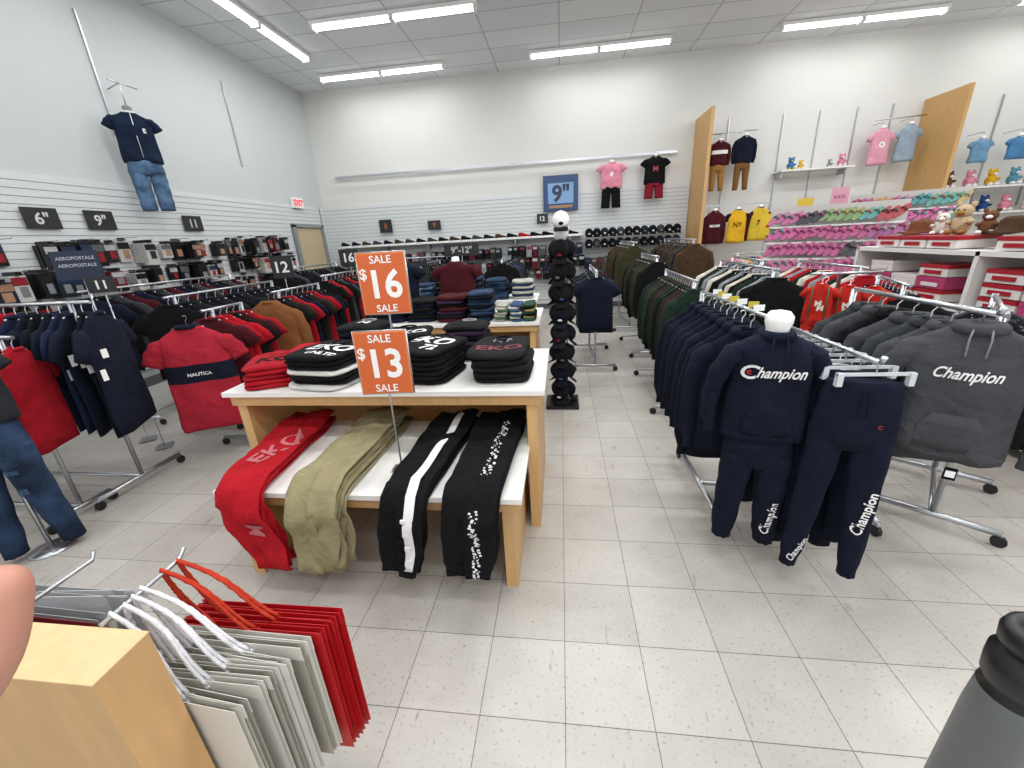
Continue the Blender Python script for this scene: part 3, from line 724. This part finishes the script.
outfit(3.05, 9.2, 3.15, MAROON, TAN, 'long', 'pants', W=.32, L=.42, LB=.5, rodto=.35, band=(WPRINT, .45, .6), parent=e)
outfit(3.5, 9.2, 3.2, NAVY, mat('#7a5630'), 'long', 'pants', W=.34, L=.46, LB=.52, rodto=.35, parent=e)
e = empty('outfit_bar_stand'); b = B(); b.box(3.42, 8.95, 2.0, 1.22, .02, .03, CHROME)
for x in (2.9, 4.0): b.tube([(x, 8.95, 0), (x, 8.95, 2.0)], .014, CHROME); b.box(x, 8.95, .015, .25, .4, .03, CHROME)
b.finish('stand', e)
outfit(2.98, 8.85, 1.9, MAROON, None, 'long', W=.34, L=.6, txt=('MIAMI', .07, WPRINT), parent=e)
outfit(3.40, 8.85, 1.9, YEL, None, 'short', smat=BLK, W=.36, L=.6, txt=('NY', .12, BLK), parent=e)
outfit(3.80, 8.85, 1.92, mat('#cfb03a'), None, 'long', smat=MAROON, W=.36, L=.6, txt=('72', .12, BLK), parent=e)
e = empty('wall_outfit_bar'); b = B(); b.tube([(5.7, 9.22, 3.28), (6.55, 9.22, 3.31)], .01, CHROME); b.finish('bar', e)
outfit(5.9, 9.25, 3.15, mat('#dc9cae'), None, 'short', W=.34, L=.6, txt=('o', .2, WPRINT), rodto=.3, parent=e)
outfit(6.35, 9.25, 3.18, mat('#93a3b2'), None, 'short', W=.34, L=.6, rodto=.3, parent=e)
outfit(7.55, 9.2, 2.85, mat('#7099b8'), None, 'short', W=.3, L=.38, rodto=.35)
outfit(8.15, 9.2, 2.85, mat('#4f83b0'), None, 'short', W=.3, L=.36, rodto=.35)
b = B()
for x in (3.3, 4.3, 4.95, 5.6, 6.2, 7.3, 8.0, 8.8): b.box(x, 9.585, 2.65, .02, .03, 1.9, CHROME)
b.finish('wall_shelf_standards')
for x in (2.70, 6.75):
    b = B(); b.box(x, 9.14, 1.81, .06, .9, 3.62, mat('#c69c62', 'wood')); b.finish('wooden_divider_panel')
b = B(); b.box(4.88, 9.38, 2.56, 1.3, .38, .03, LAM)
for x in (4.3, 5.45): b.box(x, 9.45, 2.5, .02, .25, .1, CHROME)
b.finish('wall_shelf')
def plush(x, y, z, s, m, m2, name='plush_toy', rot=0):
    b = B(); b.M = T(x, y, z+s*.02) @ RZ(rot) @ Matrix.Scale(s, 4)
    def ell(cx, cy, cz, rx, ry, rz, mm):
        b.loft([[(cx+rx*math.sin(math.pi*i/8)*math.cos(2*math.pi*k/12), cy+ry*math.sin(math.pi*i/8)*math.sin(2*math.pi*k/12), cz-rz*math.cos(math.pi*i/8)) for k in range(12)] for i in range(1, 8)], mm)
    ell(0, 0, .35, .32, .28, .37, m); ell(0, -.05, .82, .27, .25, .25, m)
    for s2 in (-1, 1):
        ell(s2*.2, 0, 1.05, .1, .06, .1, m); ell(s2*.3, -.15, .45, .1, .2, .1, m); ell(s2*.2, -.3, .1, .12, .2, .1, m2)
        ell(s2*.09, -.28, .88, .03, .03, .03, BLACKP)
    ell(0, -.27, .76, .12, .1, .09, m2)
    b.finish(name)
plush(4.45, 9.35, 2.575, .2, mat('#4278ac'), mat('#c9b960')); plush(4.62, 9.33, 2.575, .14, YEL, WPRINT); plush(5.35, 9.35, 2.575, .2, PINK, WPRINT); plush(5.15, 9.35, 2.575, .13, LG, WPRINT)

# ---------------------------------------------------------------- mid-right racks
rack('sweater_rack', (1.08, 3.45), (1.12, 4.6), 1.2, 17, lambda i: ('long', [GREEN, OLIVE, BLK, GREEN, MAROON, mat('#1b3325')][(i*5) % 6]), -4, W=.40, L=.68, Dm=.055)
rack('sweater_rack', (1.75, 3.6), (1.78, 4.9), 1.25, 15, lambda i: ('long', [BLK, LG, GREEN, BLK, CREAM][i % 5]), -20, W=.42, L=.66)
rack('jacket_rack', (1.18, 5.3), (1.18, 6.3), 1.3, 15, lambda i: ('long', [BLK, OLIVE, GREEN, BLK, OLIVE][i % 5]), -4, W=.42, L=.7)
rack('jacket_rack', (1.15, 6.9), (1.15, 8.3), 1.45, 18, lambda i: ('long', [OLIVE, BROWN, BLK, mat('#3c2e26')][(i*3) % 4]), -2, W=.46, L=.72)
rack('jacket_rack', (1.95, 6.5), (1.95, 8.3), 1.45, 18, lambda i: ('long', [BROWN, OLIVE, GRAY, BLK][(i*3) % 4]), -10, W=.46, L=.72)
rack('tshirt_rack', (.40, 4.75), (.40, 5.8), 1.2, 10, lambda i: ('short', [NAVY, BLK, NAVY, GRAY][i % 4]), -3, W=.42, L=.68)
rack('jacket_rack', (2.25, 2.95), (2.45, 3.5), 1.18, 8, lambda i: ('long', [BLK, GRAY, BLK, NAVY][i % 4]), -30, W=.38, L=.6)
rack('jacket_rack', (1.95, 2.0), (2.35, 2.5), 1.17, 8, lambda i: ('long', [BLK, BLK, DNAVY, GRAY][i % 4]), -35, W=.38, L=.56)
rack('childrenswear_rack', (2.65, 3.95), (2.65, 5.0), 1.2, 12, lambda i: ('long', [RED, CREAM, GREEN, REDP, LG][i % 5]), -28, W=.36, L=.55)
rack('childrenswear_rack', (2.4, 5.3), (2.4, 6.2), 1.2, 12, lambda i: ('long', [LG, MAROON, CREAM, BLUE, BLK][i % 5]), -20, W=.36, L=.55)
rack('childrenswear_rack', (3.0, 7.75), (4.1, 7.95), 1.15, 14, lambda i: ('short', [PINK, CREAM, YEL, LG, BLUE][i % 5]), -60, W=.34, L=.5)
rack('childrenswear_rack', (5.2, 8.3), (6.4, 8.35), 1.2, 16, lambda i: ('short', [PINK, RED, CREAM, BLUE, YEL][i % 5]), -60, W=.32, L=.5)
rack('childrenswear_rack', (4.6, 4.7), (4.6, 5.5), 1.2, 12, lambda i: ('long', [PINK, CREAM, LG, RED][i % 4]), -35, W=.36, L=.52)
g = B(); PX = mat('#2f5a3a', 'plastic')
for i, (x, y) in enumerate(((1.66, 2.84), (1.80, 2.80), (1.94, 2.79), (1.74, 2.94), (1.88, 2.92))):
    g.M = T(x, y, 1.225-.01*i) @ RZ(-32); shirt(g, .155, .25, .05, REDB, 'short', n=16, nl=10, seed=i, sn=8); hanger(g, .15, WHITE, .06)
    g.text('M', .05, mat('#d9d3c8', 'plastic'), T(0, -.2, -.12) @ FR, vec=(0, 1, 0))
    for s in (-1, 1): g.tube([(s*.04, -.026, -.01), (s*.045, -.029, -.22)], .004, PX, 5)
    g.M = g.M @ T(0, 0, -.2); pants(g, .13, .22, .045, REDB, n=10)
g.M = Matrix.Identity(4); g.tube([(1.6, 2.88, 1.285), (2.0, 2.84, 1.285)], .008, CHROME); g.tube([(1.84, 2.98, 0), (1.84, 2.98, 1.27), (1.84, 2.86, 1.285)], .012, CHROME); g.lathe(1.84, 2.98, [(.13, 0), (.13, .015), (.03, .02)], CHROME)
g.finish('childrens_pyjama_stand')
pal = ['#94406a', '#9d5576', '#a04a78', '#357478', '#48807b', '#a06c45', '#697f55', '#9a8850', '#82456f', '#99948a', '#8f323a', '#3a5a82', '#2a2c33']
def slippers(x, y, rot, w, z0, k0, low, seed):
    r = random.Random(seed)
    e = empty('slipper_display'); SM = T(x, y, 0) @ RZ(rot); b = B(); b.M = SM
    for i in range(6):
        b.box(0, -.22+i*.13, z0+i*.21-.12, w, .2, .02, WHITE)
    b.box(0, .50, (z0+1.2)/2, w, .05, z0+1.2, mat('#b8b4b0', 'plastic')); b.box(0, .1, .2, w, .8, .4, mat('#9c4d72', 'plastic'))
    for s in (-1, 1): b.box(s*(w/2+.02), .1, .55, .03, .85, 1.1, WHITE)
    b.finish('stand', e); b = B(); n = int(w/.085)
    for i in range(6):
        ci = 0; left = 0
        for j in range(n):
            if left <= 0: ci = r.randrange(3) if (i < low or r.random() < .35) else r.randrange(13); left = r.randint(2, 5)
            left -= 1
            b.M = SM @ T(-w/2+.05+j*.085, -.3+i*.13+r.uniform(-.015, .015), z0+i*.21+r.uniform(-.02, .02)) @ RX(-35+r.uniform(-8, 8)) @ RY(34+r.uniform(-8, 8))
            b.loft([[(.042*s1*math.cos(2*math.pi*k/12), yy, .125*s1*math.sin(2*math.pi*k/12)) for k in range(12)] for s1, yy in ((.95, -.008), (1, .0), (.95, .01))], mat(pal[ci], 'plastic', .6))
            b.tube([(-.036, -.01, .02), (0, -.04, .04), (.036, -.01, .02)], .012, mat(pal[(ci+r.randrange(3)) % 13], 'plastic', .6), 6)
    b.finish('slippers', e)
slippers(3.55, 6.0, -24, 1.5, .62, 0, 3, 3)
slippers(5.15, 7.15, -30, 1.4, .78, 5, 0, 8)
sign('price_sign', 3.30, 7.25, 1.60, .3, .32, -10, mat('#d9b932', 'plastic'), [('4', .28, 0, 0, mat('#b01f2a', 'plastic'))], stand=.01)
sign('price_sign', 4.35, 8.4, 1.83, .24, .36, -15, mat('#cfae3a', 'plastic'), [('SALE', .08, 0, 0, BLACKP)], stand=.01)
sign('price_sign', 4.9, 8.4, 2.0, .26, .3, -15, mat('#cf95a8', 'plastic'), [('KIDS', .08, 0, 0, mat('#8a2c54', 'plastic'))], stand=.01)

e = empty('shelving_gondola'); b = B(); LM = mat('#dddbd7', 'plastic')
x0, x1, y0, y1 = 3.05, 3.55, 2.2, 4.75
b.box(x1, (y0+y1)/2, .7, .04, y1-y0, 1.4, LM)
for z in (.1, .5, .9, 1.32): b.box((x0+x1)/2, (y0+y1)/2, z, x1-x0, y1-y0, .035, LM)
for y in (y0, (y0+y1)/2, y1): b.box((x0+x1)/2, y, .67, x1-x0, .035, 1.33, LM)
b.finish('shelves', e); b = B(); r = random.Random(4)
BR = mat('#a01c28', 'plastic'); BW = mat('#d8d3cf', 'plastic'); BP = mat('#b03c6a', 'plastic')
for zb, rows in ((.12, 2), (.52, 2), (.92, 3), (1.34, 1)):
    y = y0+.06
    while y < y1-.3:
        if abs(y+.14-(y0+y1)/2) > .16:
            for k in range(r.choice([rows, max(1, rows-1)])):
                c = r.choice([BR, BW, BR, BP]); zz = zb+.05+k*.1
                b.box(x0+.19, y+.14, zz, .3, .27, .09, BW if c is BR else c); b.box(x0+.19, y+.14, zz+.033, .306, .276, .03, c)
                b.box(x0+.035, y+.14, zz-.012, .006, .16, .03, BR if c is BR else BW)
        y += .29
b.finish('shoe_boxes', e)
def sunhat(x, y, z, m, s=1):
    b = B(); n = 18
    b.loft([[(x+s*rr*math.cos(2*math.pi*k/n), y+s*rr*math.sin(2*math.pi*k/n), z+s*(zz+(.012*math.sin(3*2*math.pi*k/n) if rr > .15 else 0))) for k in range(n)] for rr, zz in [(.16, .012), (.165, .018), (.1, .03), (.088, .04), (.085, .1), (.06, .125), (.01, .13)]], m)
    b.finish('sun_hat')
for i in range(6):
    y = 2.35+i*.42
    if i % 2: sunhat(3.36, y, 1.44, [BROWN, mat('#a98750'), mat('#6a3f2a')][i % 3])
    else: plush(3.34, y, 1.435, .22, [mat('#5a3522'), mat('#b8a482'), REDB][i % 3], TAN, rot=-60)
for i in range(5): plush(3.36, 2.56+i*.42, 1.435, .17, [PINK, mat('#3f7d8a'), YEL, mat('#6a4630'), CREAM][i], WPRINT, rot=-50)
b = B()
for i, (c, rr) in enumerate((('#b23b3b', .2), ('#c87a35', .175), ('#cfb042', .15), ('#4f8c51', .125), ('#3766a0', .1))):
    b.tube([(3.75, 3.3+rr*1.2*math.cos(a), 1.45+rr*1.3*math.sin(a)) for a in [k*math.pi/10 for k in range(11)]], .016, mat(c, 'cloth'))
b.box(3.75, 3.3, .72, .08, .5, 1.43, LM); b.finish('rainbow_display')
b = B(); b.box(8.3, 9.35, 2.05, 2.6, .45, .03, LAM); b.box(8.3, 9.35, 1.6, 2.6, .45, .03, LAM); b.box(8.3, 9.35, 1.15, 2.6, .45, .03, LAM)
for x in (7.0, 9.6): b.box(x, 9.35, 1.1, .03, .45, 2.2, LAM)
b.finish('toy_shelf_unit')
for i in range(7): plush(7.25+i*.36, 9.3, 2.065, .26, [mat('#6a4630'), PINK, YEL, mat('#5a92a6'), RED, CREAM, mat('#66803c')][i], WPRINT)
for i in range(7): plush(7.25+i*.36, 9.3, 1.615, .26, [YEL, mat('#6a4630'), BLUE, PINK, CREAM, mat('#a0582f'), LG][i], WPRINT)

# ---------------------------------------------------------------- mannequin on left wall
b = B(); b.M = T(-5.2, 5.13, 3.28) @ RZ(52)
NB = mat('#152238'); shirt(b, .40, .55, .17, NB, 'short', n=28, nl=24, seed=3, collar=WPRINT, sf=3, sn=14); b.text('E', .07, WPRINT, T(.09, -.3, -.2) @ FR, vec=(0, 1, 0))
b.tube([(0, -.087, -.02), (0, -.088, -.5)], .004, WPRINT, 5)
b.lathe(0, 0, [(.045, -.03), (.042, .03), (.05, .05), (.03, .07), (.004, .075)], LG)
M0 = b.M; b.M = M0 @ T(0, 0, -.5); pants(b, .34, .60, .17, LDNM, seed=1, n=22, spread=.0, taper=.88)
b.M = Matrix.Identity(4); b.tube([(-5.2, 5.13, 3.34), (-5.2, 5.13, 3.58), (XL+.01, 5.25, 3.58)], .008, CHROME); b.tube([(-5.2, 5.0, 3.58), (-5.2, 5.35, 3.58)], .008, CHROME)
b.finish('wall_mounted_dressed_mannequin')
b = B(); b.box(XL+.012, 5.15, 3.70, .024, .018, 1.25, CHROME); b.box(XL+.012, 7.25, 3.64, .024, .018, 1.25, CHROME); b.finish('wall_standards')

# ---------------------------------------------------------------- near left: wood end panel + gift bags
PLY = mat('#c39b69', 'wood')
b = B(); b.box(-1.19, .4075, .475, .85, .095, .95, PLY)
b.box(-1.19, .4075, .951, .852, .097, .003, mat('#d9ba8a', 'wood')); b.finish('wooden_end_panel')
e = empty('gift_bag_rack')
b = B(); b.box(-1.3, .47, .43, .6, .02, .86, WHITE)
b.tube([(-.865, .456, .957), (-.865, .62, .957), (-.865, .64, .975)], .005, CHROME); b.tube([(-1.17, .456, .9), (-1.17, .66, .9), (-1.17, .67, .92)], .005, CHROME)
b.finish('peg_hooks', e)
def bag(b, x0, x1, y, zt_, h, m, d=.008, lean=0, inner=None, rope=None, peg=None, tw=0, rk=.0):
    M0 = b.M; b.M = M0 @ T(x0, y, zt_) @ RZ(tw) @ RX(lean) @ T(-x0, -y, -zt_)
    zb = zt_-h; g_ = .018
    vs = []
    for z in (zb, zt_):
        vs += [(x0, y-d, z), (x1, y-d, z), (x1-g_, y, z), (x1, y+d, z), (x0, y+d, z), (x0+g_, y, z)]
    fs = [(i, (i+1) % 6, 6+(i+1) % 6, 6+i) for i in range(6)]+[(5, 4, 3, 2, 1, 0)]
    b.add(vs, fs, m)
    for s in (-d-.0008, d+.0008): b.box((x0+x1)/2, y+s, zt_-.02, x1-x0, .0012, .04, inner or m)
    b.M = M0
    if rope:
        cx = (x0+x1)/2
        for s in (-d, d):
            a0 = Vector((cx-.10, y+s, zt_-.015)); a1 = Vector((cx+.005+rk, y+s, zt_-.015)); pk = Vector(peg)
            pts = []
            for i in range(9):
                t = i/8
                pts.append(a0.lerp(pk, t)+Vector((.010*math.sin(math.pi*t)*(-1), 0, .0)))
            for i in range(1, 9):
                t = i/8
                pts.append(pk.lerp(a1, t)+Vector((.014*math.sin(math.pi*t), .006*math.sin(6*t), .006*math.sin(math.pi*t))))
            b.rope(pts, .0038, rope, 9)
            b.lathe(a1.x, a1.y, [(.006, a1.z-.008), (.008, a1.z-.002), (.004, a1.z+.004)], rope, 8)
RP = mat('#b3121b', 'plastic', .4); WP = mat('#cfcdc5', 'plastic', .5); WP2 = mat('#a8a499', 'plastic', .5)
RR = mat('#bd3a26', 'cloth'); WR = mat('#dcdce0', 'cloth')
b = B()
for i in range(9):
    y = .481+i*.0148
    bag(b, -.93+.003*i, -.655+.010*i, y, .740+.004*i, .38, [WP, WP2][i % 2], d=.005, inner=WP, rope=WR if i in (0, 2, 4, 6) else None, peg=(-.865+.004*(i % 3), .475+i*.010, .966), tw=R.uniform(-7, 1), rk=.006*i)
for i in range(4):
    y = .62+i*.018
    bag(b, -.93, -.56+.005*i, y, .765, .42, RP, d=.006, inner=RP, rope=RR if i in (0, 2) else None, peg=(-.865+.006*i, .58+i*.014, .968), tw=R.uniform(-2, 2), rk=.005+.015*i)
b.finish('gift_bags', e)
b = B()
for i in range(6):
    bag(b, -1.45+i*.01, -1.06, .50+i*.026, .83, .3, [mat('#8e9097', 'plastic'), mat('#b9b9bc', 'plastic'), mat('#77252d', 'plastic'), mat('#9c9ca0', 'plastic'), mat('#c9c9cc', 'plastic'), mat('#a9abae', 'plastic')][i], d=.008, tw=R.uniform(-5, 5))
b.finish('small_gift_bags', e)
b = B(); b.M = T(0, -.004, 0)
for i, (x, z, c) in enumerate(((-.80, .69, '#3f7a45'), (-.74, .65, '#a52a2a'), (-.69, .70, '#3f7a45'), (-.85, .64, '#7a5a3a'), (-.71, .6, '#a52a2a'), (-.79, .6, '#3f7a45'), (-.68, .53, '#7a5a3a'), (-.74, .5, '#3f7a45'))):
    b.loft([[(x+.014*s*math.cos(2*math.pi*k/10), .4745+yy, z+.02*s*math.sin(2*math.pi*k/10)) for k in range(10)] for s, yy in ((1, .002), (1, 0))], mat(c, 'plastic'))
b.finish('bag_print', e)

b = B(); DG = mat('#111214', 'plastic', .4); GP = mat('#5d6062', 'plastic', .35)
prof = [(.15, 0), (.15, .015), (.06, .03), (.05, .05), (.046, .82), (.043, .88), (.036, .892), (.044, .905), (.046, .93), (.046, .952), (.034, .96), (.033, .968), (.042, .975), (.044, .995), (.040, 1.008), (.027, 1.012), (.025, 1.002), (.003, 1.0)]
b.lathe(.71, .515, prof, DG, 36, fm=lambda i: GP if 2 <= i <= 4 else DG)
b.finish('stanchion_post')

# ---------------------------------------------------------------- photographer's hand (fingertip at left edge)
def hand():
    me = bpy.data.meshes.new('hand'); V = []; E = []; Rr = []
    OX, OY, OZ = .0175, .0, .022
    def v(p, r): V.append((p[0]+OX, p[1]+OY, p[2]+OZ)); Rr.append(r); return len(V)-1
    w = v((-.29, -.06, 1.335), .026); arm = v((-.36, -.16, 1.22), .032); E.append((w, arm))
    pc = v((-.255, -.02, 1.385), .024); E.append((w, pc))
    fing = [
        [(-.218, .010, 1.425), (-.188, .038, 1.453), (-.1755, .060, 1.477), (-.1755, .071, 1.500)],
        [(-.238, .018, 1.425), (-.228, .05, 1.46), (-.214, .07, 1.487), (-.205, .08, 1.508)],
        [(-.256, .018, 1.42), (-.254, .05, 1.452), (-.243, .07, 1.478), (-.235, .078, 1.498)],
        [(-.272, .01, 1.412), (-.276, .035, 1.438), (-.27, .052, 1.458), (-.265, .06, 1.474)],
        [(-.245, -.035, 1.375), (-.218, -.03, 1.392), (-.198, -.015, 1.408)]]
    for i, f in enumerate(fing):
        prev = pc if i < 4 else w
        for j, p in enumerate(f):
            r = [.013, .0095, .009, .008][j]*(1.1 if i == 4 else 1)*(.9 if i == 3 else 1)
            k = v(p, r); E.append((prev, k)); prev = k
    me.from_pydata(V, E, []); o = bpy.data.objects.new('hand', me); sc.collection.objects.link(o)
    bpy.context.view_layer.objects.active = o; bpy.ops.object.select_all(action='DESELECT'); o.select_set(True)
    if not me.skin_vertices: bpy.ops.mesh.customdata_skin_add()
    sk = o.modifiers.new('skin', 'SKIN')
    for i, sv in enumerate(me.skin_vertices[0].data): sv.radius = (Rr[i], Rr[i]); sv.use_root = (i == 0)
    sk.use_smooth_shade = True
    ss = o.modifiers.new('sub', 'SUBSURF'); ss.levels = 2; ss.render_levels = 2
    me.materials.append(mat('#b98572', 'skin'))
hand()

# ---------------------------------------------------------------- camera & world
cam = bpy.data.cameras.new('camera'); co = bpy.data.objects.new('camera', cam); sc.collection.objects.link(co)
r_ = Vector((.9922, .1141, -.0516)).normalized(); bk = Vector((.1249, -.9318, .3409)).normalized()
up = bk.cross(r_).normalized(); r_ = up.cross(bk).normalized()
M = Matrix((( r_.x, up.x, bk.x, 0), (r_.y, up.y, bk.y, 0), (r_.z, up.z, bk.z, 1.6), (0, 0, 0, 1)))
co.matrix_world = M
cam.sensor_width = 36; cam.lens = 400/1024*36; cam.clip_start = .01
sc.camera = co
w = bpy.data.worlds.new('world'); sc.world = w; w.use_nodes = True
w.node_tree.nodes['Background'].inputs['Color'].default_value = (.98, .99, 1, 1); w.node_tree.nodes['Background'].inputs['Strength'].default_value = 1.0  # white background added as soft fill, entering through the open front side
